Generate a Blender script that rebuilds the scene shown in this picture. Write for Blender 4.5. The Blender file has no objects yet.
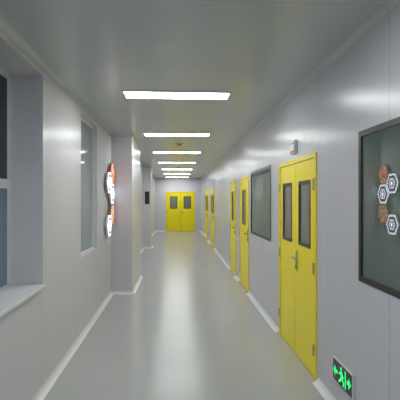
import bpy, bmesh, math
from mathutils import Vector
scene=bpy.context.scene
scene.view_settings.view_transform='Standard'
XL,XR,YB,YE,H=-1.19,1.31,-2.0,21.9,2.9
EYE=1.70

# ---------------- materials ----------------
def mat(name,col,rough=0.5,metal=0.0,emit=None,es=0.0,ior=1.5,noise=0.0,nscale=3.0,seam=None,seamcol=None):
    m=bpy.data.materials.new(name); m.use_nodes=True
    nt=m.node_tree; b=nt.nodes['Principled BSDF']
    b.inputs['Base Color'].default_value=(*col,1)
    b.inputs['Roughness'].default_value=rough
    b.inputs['Metallic'].default_value=metal
    b.inputs['IOR'].default_value=ior
    if emit: 
        b.inputs['Emission Color'].default_value=(*emit,1); b.inputs['Emission Strength'].default_value=es
    last=None
    if noise>0 or seam:
        tc=nt.nodes.new('ShaderNodeTexCoord')
    if noise>0:
        n=nt.nodes.new('ShaderNodeTexNoise'); n.inputs['Scale'].default_value=nscale; n.inputs['Detail'].default_value=4
        nt.links.new(tc.outputs['Object'],n.inputs['Vector'])
        r=nt.nodes.new('ShaderNodeMapRange'); r.inputs['To Min'].default_value=1-noise; r.inputs['To Max'].default_value=1+noise
        nt.links.new(n.outputs['Fac'],r.inputs['Value'])
        mx=nt.nodes.new('ShaderNodeVectorMath'); mx.operation='SCALE'; mx.inputs[0].default_value=col
        nt.links.new(r.outputs['Result'],mx.inputs['Scale'])
        last=mx.outputs['Vector']
        nt.links.new(last,b.inputs['Base Color'])
    if seam:
        sp=nt.nodes.new('ShaderNodeSeparateXYZ'); nt.links.new(tc.outputs['Object'],sp.inputs['Vector'])
        pp=nt.nodes.new('ShaderNodeMath'); pp.operation='PINGPONG'; pp.inputs[1].default_value=seam/2
        nt.links.new(sp.outputs['Y'],pp.inputs[0])
        lt=nt.nodes.new('ShaderNodeMath'); lt.operation='LESS_THAN'; lt.inputs[1].default_value=0.003
        nt.links.new(pp.outputs[0],lt.inputs[0])
        mc=nt.nodes.new('ShaderNodeMix'); mc.data_type='RGBA'
        nt.links.new(lt.outputs[0],mc.inputs['Factor'])
        if last: nt.links.new(last,mc.inputs['A'])
        else: mc.inputs['A'].default_value=(*col,1)
        mc.inputs['B'].default_value=(*(seamcol or [c*0.7 for c in col]),1)
        nt.links.new(mc.outputs['Result'],b.inputs['Base Color'])
    return m
M_wl=mat('wall_panel_paint',(.67,.665,.70),.28,noise=.02,nscale=1.2,seam=1.2)
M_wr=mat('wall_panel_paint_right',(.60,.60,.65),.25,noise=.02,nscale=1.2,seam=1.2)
M_ceil=mat('ceiling_panel_paint',(.56,.60,.585),.22,noise=.02,nscale=1.0,seam=1.2)
M_floor=mat('vinyl_floor',(.45,.46,.455),.22,noise=.04,nscale=2.0)
M_trim=mat('cove_trim',(.80,.80,.82),.35,noise=.02)
M_yel=mat('yellow_door_paint',(1.0,.84,.002),.35,noise=.01)
M_yel2=mat('yellow_frame_paint',(.95,.77,.003),.35,noise=.02)
M_gap=mat('door_gap',(.10,.08,.01),.6,noise=.05)
M_blk=mat('black_frame',(.015,.02,.02),.3,noise=.05)
M_alu=mat('white_aluminium',(.78,.80,.83),.35,noise=.02)
M_steel=mat('brushed_steel',(.6,.6,.6),.25,1.0,noise=.05,nscale=30)
M_glR=mat('corridor_glass',(.075,.125,.105),.015,ior=2.3,noise=.08,nscale=1.5)
M_glD=mat('door_glass',(.20,.20,.15),.04,ior=1.8,noise=.1,nscale=5)
M_glN=mat('night_glass',(.008,.02,.045),.03,ior=1.5,noise=.1)
M_glF=mat('frosted_glass',(.20,.28,.37),.2,noise=.05)
M_glT=mat('grey_glass',(.30,.38,.41),.08,ior=1.6,noise=.04)
M_light=mat('led_diffuser',(.9,.9,.9),.5,emit=(.97,1.0,.985),es=21)
M_white=mat('white_plastic',(.75,.75,.75),.4,noise=.02)
M_red=mat('red_plastic',(.6,.06,.03),.4,noise=.05)
M_green=mat('exit_green',(.02,.5,.1),.4,emit=(.03,.9,.25),es=1.0)
M_sign=mat('sign_black',(.01,.025,.015),.25,noise=.05)
M_hexlit=mat('hex_lit_face',(.8,.8,.8),.4,emit=(.92,.92,1.0),es=2.4)
M_hexp=mat('hex_purple',(.16,.10,.34),.4,emit=(.3,.2,.6),es=.3)
M_hexbr=mat('hex_wood_edge',(.35,.2,.11),.5,noise=.1,nscale=20)
def flower():
    m=bpy.data.materials.new('flower_print'); m.use_nodes=True; nt=m.node_tree; b=nt.nodes['Principled BSDF']
    tc=nt.nodes.new('ShaderNodeTexCoord'); v=nt.nodes.new('ShaderNodeTexVoronoi'); v.inputs['Scale'].default_value=16
    nt.links.new(tc.outputs['Object'],v.inputs['Vector'])
    s=nt.nodes.new('ShaderNodeSeparateColor'); nt.links.new(v.outputs['Color'],s.inputs['Color'])
    r=nt.nodes.new('ShaderNodeValToRGB'); r.color_ramp.interpolation='CONSTANT'; nt.links.new(s.outputs['Red'],r.inputs['Fac'])
    e=r.color_ramp; e.elements[0].color=(.7,.08,.10,1); e.elements[1].color=(.9,.8,.65,1)
    for p,c in ((.25,(.12,.5,.08,1)),(.45,(.9,.5,.12,1)),(.65,(.7,.3,.4,1))):
        x=e.elements.new(p); x.color=c
    nt.links.new(r.outputs['Color'],b.inputs['Base Color'])
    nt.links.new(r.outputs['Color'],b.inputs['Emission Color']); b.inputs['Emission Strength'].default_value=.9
    return m
M_flw=flower()

# ---------------- mesh builder ----------------
class B:
    def __init__(s,name): s.name=name; s.bm=bmesh.new(); s.mats=[]
    def mi(s,m):
        if m not in s.mats: s.mats.append(m)
        return s.mats.index(m)
    def box(s,a,b,m,bev=0):
        lo=[min(p,q) for p,q in zip(a,b)]; hi=[max(p,q) for p,q in zip(a,b)]
        r=bmesh.ops.create_cube(s.bm,size=1)
        for v in r['verts']:
            v.co=Vector([(lo[i]+hi[i])/2+v.co[i]*(hi[i]-lo[i]) for i in range(3)])
        k=s.mi(m); fs={f for v in r['verts'] for f in v.link_faces}
        for f in fs: f.material_index=k
        if bev:
            es={e for v in r['verts'] for e in v.link_edges}
            rr=bmesh.ops.bevel(s.bm,geom=list(es),offset=bev,segments=2,affect='EDGES')
            for f in rr['faces']: f.material_index=k
        return s
    def prism(s,pts,d,m,m_side=None):
        d=Vector(d); a=[s.bm.verts.new(Vector(p)) for p in pts]; b=[s.bm.verts.new(Vector(p)+d) for p in pts]
        k=s.mi(m); ks=s.mi(m_side or m); n=len(pts)
        f=s.bm.faces.new(a); f.material_index=k
        f=s.bm.faces.new(b[::-1]); f.material_index=k
        for i in range(n):
            f=s.bm.faces.new((a[i],b[i],b[(i+1)%n],a[(i+1)%n])); f.material_index=ks
        return s
    def cyl(s,c,axis,r,h,m,seg=20,r2=None):
        ax={'X':(Vector((0,1,0)),Vector((0,0,1)),Vector((1,0,0))),'Y':(Vector((1,0,0)),Vector((0,0,1)),Vector((0,1,0))),'Z':(Vector((1,0,0)),Vector((0,1,0)),Vector((0,0,1)))}[axis]
        c=Vector(c); r2=r if r2 is None else r2; k=s.mi(m)
        P=lambda R,o,i:c+ax[2]*o+ax[0]*R*math.cos(2*math.pi*i/seg)+ax[1]*R*math.sin(2*math.pi*i/seg)
        a=[s.bm.verts.new(P(r,-h/2,i)) for i in range(seg)]; b=[s.bm.verts.new(P(r2,h/2,i)) for i in range(seg)]
        for f in ([s.bm.faces.new(a),s.bm.faces.new(b)]+[s.bm.faces.new((a[i],b[i],b[(i+1)%seg],a[(i+1)%seg])) for i in range(seg)]): f.material_index=k
        return s
    def done(s):
        bmesh.ops.recalc_face_normals(s.bm,faces=s.bm.faces[:])
        me=bpy.data.meshes.new(s.name); s.bm.to_mesh(me); s.bm.free()
        for m in s.mats: me.materials.append(m)
        o=bpy.data.objects.new(s.name,me); scene.collection.objects.link(o)
        return o

# ---------------- shell ----------------
B('floor').box((XL-.5,YB-.2,-.1),(XR+.5,YE+.2,0),M_floor).done()
B('ceiling').box((XL-.5,YB-.2,H),(XR+.5,YE+.2,H+.1),M_ceil).done()
def wall(name,x0,x1,openings,m):
    w=B(name); y=YB
    for (a,b,z0,z1) in sorted(openings):
        w.box((x0,y,0),(x1,a,H),m)
        if z0>0: w.box((x0,a,0),(x1,b,z0),m)
        if z1<H: w.box((x0,a,z1),(x1,b,H),m)
        y=b
    w.box((x0,y,0),(x1,YE,H),m); return w.done()
doorsR=[(3.68,5.04,2),(7.22,8.27,1),(8.85,9.70,1),(14.0,15.35,2),(16.9,18.3,2)]
winsR=[(1.2,2.81,1.12,2.19),(5.52,7.03,1.12,2.19)]
DH=2.15
opR=[(a,b,0,DH) for a,b,_ in doorsR]+[w for w in winsR]
wall('wall_right',XR,XR+.2,opR,M_wr)
winL=[(1.3,3.63,.92,2.80),(5.04,6.04,.98,2.78)]
wall('wall_left',XL-.42,XL,winL,M_wl)
DX0,DX1=-.60,.985
w=B('wall_end'); w.box((XL-.42,YE,0),(DX0,YE+.2,H),M_wl).box((DX1,YE,0),(XR+.2,YE+.2,H),M_wl).box((DX0,YE,DH),(DX1,YE+.2,H),M_wl).done()
B('wall_back').box((XL-.42,YB-.2,0),(XR+.2,YB,H),M_wl).done()

P1=(7.32,8.95,.375); P2=(14.2,14.9,.27)
for i,(a,b,d) in enumerate((P1,P2)):
    q=B('pillar'); q.box((XL,a,0),(XL+d,b,H),M_wl,0)
    q.done()

# ---------------- coves ----------------
def cove_profile(r,n=6):
    pts=[(0,0),(r,0)]
    for i in range(1,n): 
        t=math.pi/2*i/n; pts.append((r-r*math.sin(t)*1.0, r-r*math.cos(t)))
    pts.append((0,r)); return pts
def cove_y(bd,x,sx,y0,y1,z,sz,r,m):
    bd.prism([(x+sx*u,y0,z+sz*v) for u,v in cove_profile(r)],(0,y1-y0,0),m)
def cove_x(bd,y,sy,x0,x1,z,sz,r,m):
    bd.prism([(x0,y+sy*u,z+sz*v) for u,v in cove_profile(r)],(x1-x0,0,0),m)
R=.055
def left_run(name,z,sz,m):
    b=B(name)
    y=YB
    for (a,c,d) in (P1,P2):
        cove_y(b,XL,1,y,a,z,sz,R,m)
        cove_x(b,a,-1,XL,XL+d+R*.3,z,sz,R,m)
        cove_y(b,XL+d,1,a,c,z,sz,R,m)
        cove_x(b,c,1,XL,XL+d+R*.3,z,sz,R,m)
        y=c
    cove_y(b,XL,1,y,YE,z,sz,R,m); b.done()
left_run('baseboard_left',0,1,M_trim)
left_run('trim_1',H,-1,M_ceil)
b=B('baseboard_right'); y=YB
for a,c,_ in doorsR: cove_y(b,XR,-1,y,a-.02,0,1,R,M_trim); y=c+.02
cove_y(b,XR,-1,y,YE,0,1,R,M_trim); b.done()
b=B('trim_2'); cove_y(b,XR,-1,YB,YE,H,-1,R,M_ceil); b.done()
b=B('baseboard_end'); cove_x(b,YE,-1,XL,DX0-.05,0,1,R,M_trim); cove_x(b,YE,-1,DX1+.05,XR,0,1,R,M_trim); b.done()

# ---------------- doors ----------------
def door(name,P,width,nleaf):
    """P(u,n,z)->world ; u 0..width; n>0 into the corridor"""
    d=B(name)
    def bx(u0,u1,n0,n1,z0,z1,m,bev=0): d.box(P(u0,n0,z0),P(u1,n1,z1),m,bev)
    f=.045
    bx(0,f,-.12,.012,0,DH,M_yel2); bx(width-f,width,-.12,.012,0,DH,M_yel2); bx(f,width-f,-.12,.012,DH-f,DH,M_yel2)
    bx(f,width-f,-.12,-.10,.0,DH-f,M_gap)
    lw=(width-2*f)/nleaf
    for k in range(nleaf):
        a=f+k*lw+.005; c=f+(k+1)*lw-.005
        mid=(a+c)/2; ww=min(.40,(c-a)*.62)/2; z0,z1=1.22,1.90
        n0,n1=-.05,.004; t=.008
        bx(a,mid-ww,n0,n1,t,DH-f-.005,M_yel); bx(mid+ww,c,n0,n1,t,DH-f-.005,M_yel)
        bx(mid-ww,mid+ww,n0,n1,t,z0,M_yel); bx(mid-ww,mid+ww,n0,n1,z1,DH-f-.005,M_yel)
        e=.035
        bx(mid-ww,mid-ww+e,-.03,.007,z0,z1,M_blk); bx(mid+ww-e,mid+ww,-.03,.007,z0,z1,M_blk)
        bx(mid-ww+e,mid+ww-e,-.03,.007,z0,z0+e,M_blk); bx(mid-ww+e,mid+ww-e,-.03,.007,z1-e,z1,M_blk)
        bx(mid-ww+e,mid+ww-e,-.03,-.005,z0+e,z1-e,M_glD)
        hu = f if (k==0) else width-f
        for hz in (.28,1.05,1.85):
            bx(hu-.012,hu+.012,.012,.026,hz-.055,hz+.055,M_steel,.003)
        if nleaf==1 or k==1:
            s=1 if k==nleaf-1 and nleaf==2 else -1
            eu=(a+.06) if s==1 else (c-.06)
            bx(eu-.022,eu+.022,.004,.014,.93,1.15,M_steel,.004)
            bx(eu-.010,eu+.010,.012,.055,1.07,1.09,M_steel,.003)
            bx(eu-.010,eu+s*.12,.045,.06,1.068,1.092,M_steel,.004)
            bx(eu-.012,eu+.012,.014,.022,.96,.99,M_blk,.003)
    d.done()
for i,(a,c,n) in enumerate(doorsR):
    door('door_%d'%(i+1),(lambda u,nn,z,c=c:(XR-nn,c-u,z)),c-a,n)
door('door_6',(lambda u,nn,z:(DX0+u,YE-nn,z)),DX1-DX0,2)

# ---------------- right windows ----------------
for i,(a,c,z0,z1) in enumerate(winsR):
    w=B('window_%d'%(i+1)); e=.04
    def fr(y0,y1,zz0,zz1,x0,x1,m): w.box((x0,y0,zz0),(x1,y1,zz1),m)
    fr(a,a+e,z0,z1,XR-.006,XR+.12,M_blk); fr(c-e,c,z0,z1,XR-.006,XR+.12,M_blk)
    fr(a+e,c-e,z0,z0+e,XR-.006,XR+.12,M_blk); fr(a+e,c-e,z1-e,z1,XR-.006,XR+.12,M_blk)
    fr(a+e,c-e,z0+e,z1-e,XR+.004,XR+.012,M_glR)
    w.done()
# ---------------- left windows ----------------
a,c,z0,z1=winL[0]
w=B('window_3'); xo=XL-.34; xi=XL-.28; e=.045
w.box((xo,a,z0),(xi,a+e,z1),M_alu).box((xo,c-e,z0),(xi,c,z1),M_alu)
w.box((xo,a+e,z0),(xi,c-e,z0+e),M_alu).box((xo,a+e,z1-e),(xi,c-e,z1),M_alu)
zm=1.84; w.box((xo,a+e,zm-.04),(xi,c-e,zm+.04),M_alu)
n=3
for k in range(1,n):
    yy=a+(c-a)*k/n; w.box((xo,yy-.03,z0+e),(xi,yy+.03,zm-.04),M_alu).box((xo,yy-.03,zm+.04),(xi,yy+.03,z1-e),M_alu)
w.box((xo+.04,a+e,zm+.04),(xo+.048,c-e,z1-e),M_glN).box((xo+.04,a+e,z0+e),(xo+.048,c-e,zm-.04),M_glF)
w.done()
B('window_sill').box((xi,a+.01,z0),(XL+.03,c-.01,z0+.035),M_trim,.006).done()
a,c,z0,z1=winL[1]
w=B('window_4'); xo=XL-.10; xi=XL-.05; e=.035
w.box((xo,a,z0),(xi,a+e,z1),M_alu).box((xo,c-e,z0),(xi,c,z1),M_alu)
w.box((xo,a+e,z0),(xi,c-e,z0+e),M_alu).box((xo,a+e,z1-e),(xi,c-e,z1),M_alu)
w.box((xo+.02,a+e,z0+e),(xo+.04,c-e,z1-e),M_glT)
w.done()

# ---------------- ceiling lights ----------------
for k in range(9):
    y=-.93+2.75*k
    l=B('ceiling_light_panel'); a,c=-.6,.6; h=.15; e=.015
    l.box((a,y-h,H-.012),(c,y-h+e,H),M_white).box((a,y+h-e,H-.012),(c,y+h,H),M_white)
    l.box((a,y-h+e,H-.012),(a+e,y+h-e,H),M_white).box((c-e,y-h+e,H-.012),(c,y+h-e,H),M_white)
    l.box((a+e,y-h+e,H-.009),(c-e,y+h-e,H-.001),M_light)
    l.done()
for y in (8.5,14.5):
    B('smoke_detector').cyl((.05,y,H-.012),'Z',.075,.024,M_white,24,.08).cyl((.05,y,H-.036),'Z',.04,.025,M_red,20,.055).done()

# ---------------- hexagon decor ----------------
def hexpts(x,y,z,r): return [(x,y+r*math.cos(math.pi/3*i),z+r*math.sin(math.pi/3*i)) for i in range(6)]
def hexa(y,z,kind):
    h=B('hexagon_wall_panel'); r=.2
    h.prism(hexpts(XL+.0,y,z,r*.6),(.03,0,0),M_white)
    h.prism(hexpts(XL+.03,y,z,r),(.03,0,0),M_white if kind!='flower' else M_hexbr)
    if kind=='flower':
        h.prism(hexpts(XL+.06,y,z,r*.95),(.004,0,0),M_flw)
    else:
        h.prism(hexpts(XL+.06,y,z,r*.99),(.004,0,0),M_hexlit)
        h.prism(hexpts(XL+.064,y,z,r*.80),(.003,0,0),M_hexp)
        h.prism(hexpts(XL+.067,y,z,r*.52),(.003,0,0),M_hexlit)
        h.prism(hexpts(XL+.070,y,z,r*.38),(.002,0,0),M_hexp)
        for i in range(3):
            t=math.pi/3*i+math.pi/6; dy,dz=math.cos(t),math.sin(t); L=r*.30; wd=.008
            h.prism([(XL+.072,y+dy*L-dz*wd,z+dz*L+dy*wd),(XL+.072,y-dy*L-dz*wd,z-dz*L+dy*wd),(XL+.072,y-dy*L+dz*wd,z-dz*L-dy*wd),(XL+.072,y+dy*L+dz*wd,z+dz*L-dy*wd)],(.002,0,0),M_hexlit)
    h.done()
YA,YBb=7.10,6.79
hexa(YA,2.17,'flower'); hexa(YBb,1.99,'lit'); hexa(YA,1.81,'lit'); hexa(YA,1.45,'flower'); hexa(YBb,1.27,'lit')

# ---------------- exit sign ----------------
s=B('exit_sign'); ys,ye=3.25,2.88; zb,zt=.22,.41
s.box((XR-.018,ye,zb),(XR,ys,zt),M_white,.004)
s.box((XR-.021,ye+.012,zb+.012),(XR-.018,ys-.012,zt-.012),M_sign)
W=ys-ye
def sp(pts,t=.002):
    s.prism([(XR-.021-t,ys-u*W,zb+v*(zt-zb)) for u,v in pts],(t,0,0),M_green)
sp([(.06,.5),(.16,.72),(.16,.57),(.28,.57),(.28,.43),(.16,.43),(.16,.28)])
sp([(.94,.5),(.84,.28),(.84,.43),(.76,.43),(.76,.57),(.84,.57),(.84,.72)])
sp([(.47+.035*math.cos(i*math.pi/5),.80+.07*math.sin(i*math.pi/5)) for i in range(10)])
sp([(.43,.70),(.52,.70),(.55,.42),(.46,.42)])
sp([(.44,.69),(.36,.55),(.38,.49),(.46,.60)])
sp([(.52,.66),(.60,.50),(.58,.46),(.51,.56)])
sp([(.46,.44),(.40,.32),(.33,.22),(.36,.15),(.45,.26),(.52,.42)])
sp([(.50,.42),(.55,.43),(.62,.28),(.60,.14),(.56,.16),(.57,.27)])
sp([(.66,.85),(.70,.85),(.70,.15),(.66,.15)])
s.done()
e=B('emergency_light'); e.box((XR-.035,4.29,2.21),(XR,4.47,2.36),M_white,.008)
e.box((XR-.038,4.31,2.225),(XR-.035,4.45,2.245),M_red); e.box((XR-.038,4.31,2.32),(XR-.035,4.45,2.335),M_red)
e.done()
B('wall_sign').box((XL+.06,P2[0]-.012,1.55),(XL+.22,P2[0],2.0),M_blk,.003).done()

# ---------------- world, camera ----------------
w=bpy.data.worlds.new('world'); scene.world=w; w.use_nodes=True
w.node_tree.nodes['Background'].inputs[0].default_value=(.02,.03,.05,1)
cam=bpy.data.cameras.new('camera'); co=bpy.data.objects.new('camera',cam); scene.collection.objects.link(co)
cam.sensor_width=36; cam.lens=36
co.location=(0,0,EYE); co.rotation_euler=(math.radians(90),0,-math.atan(23/400))
scene.camera=co
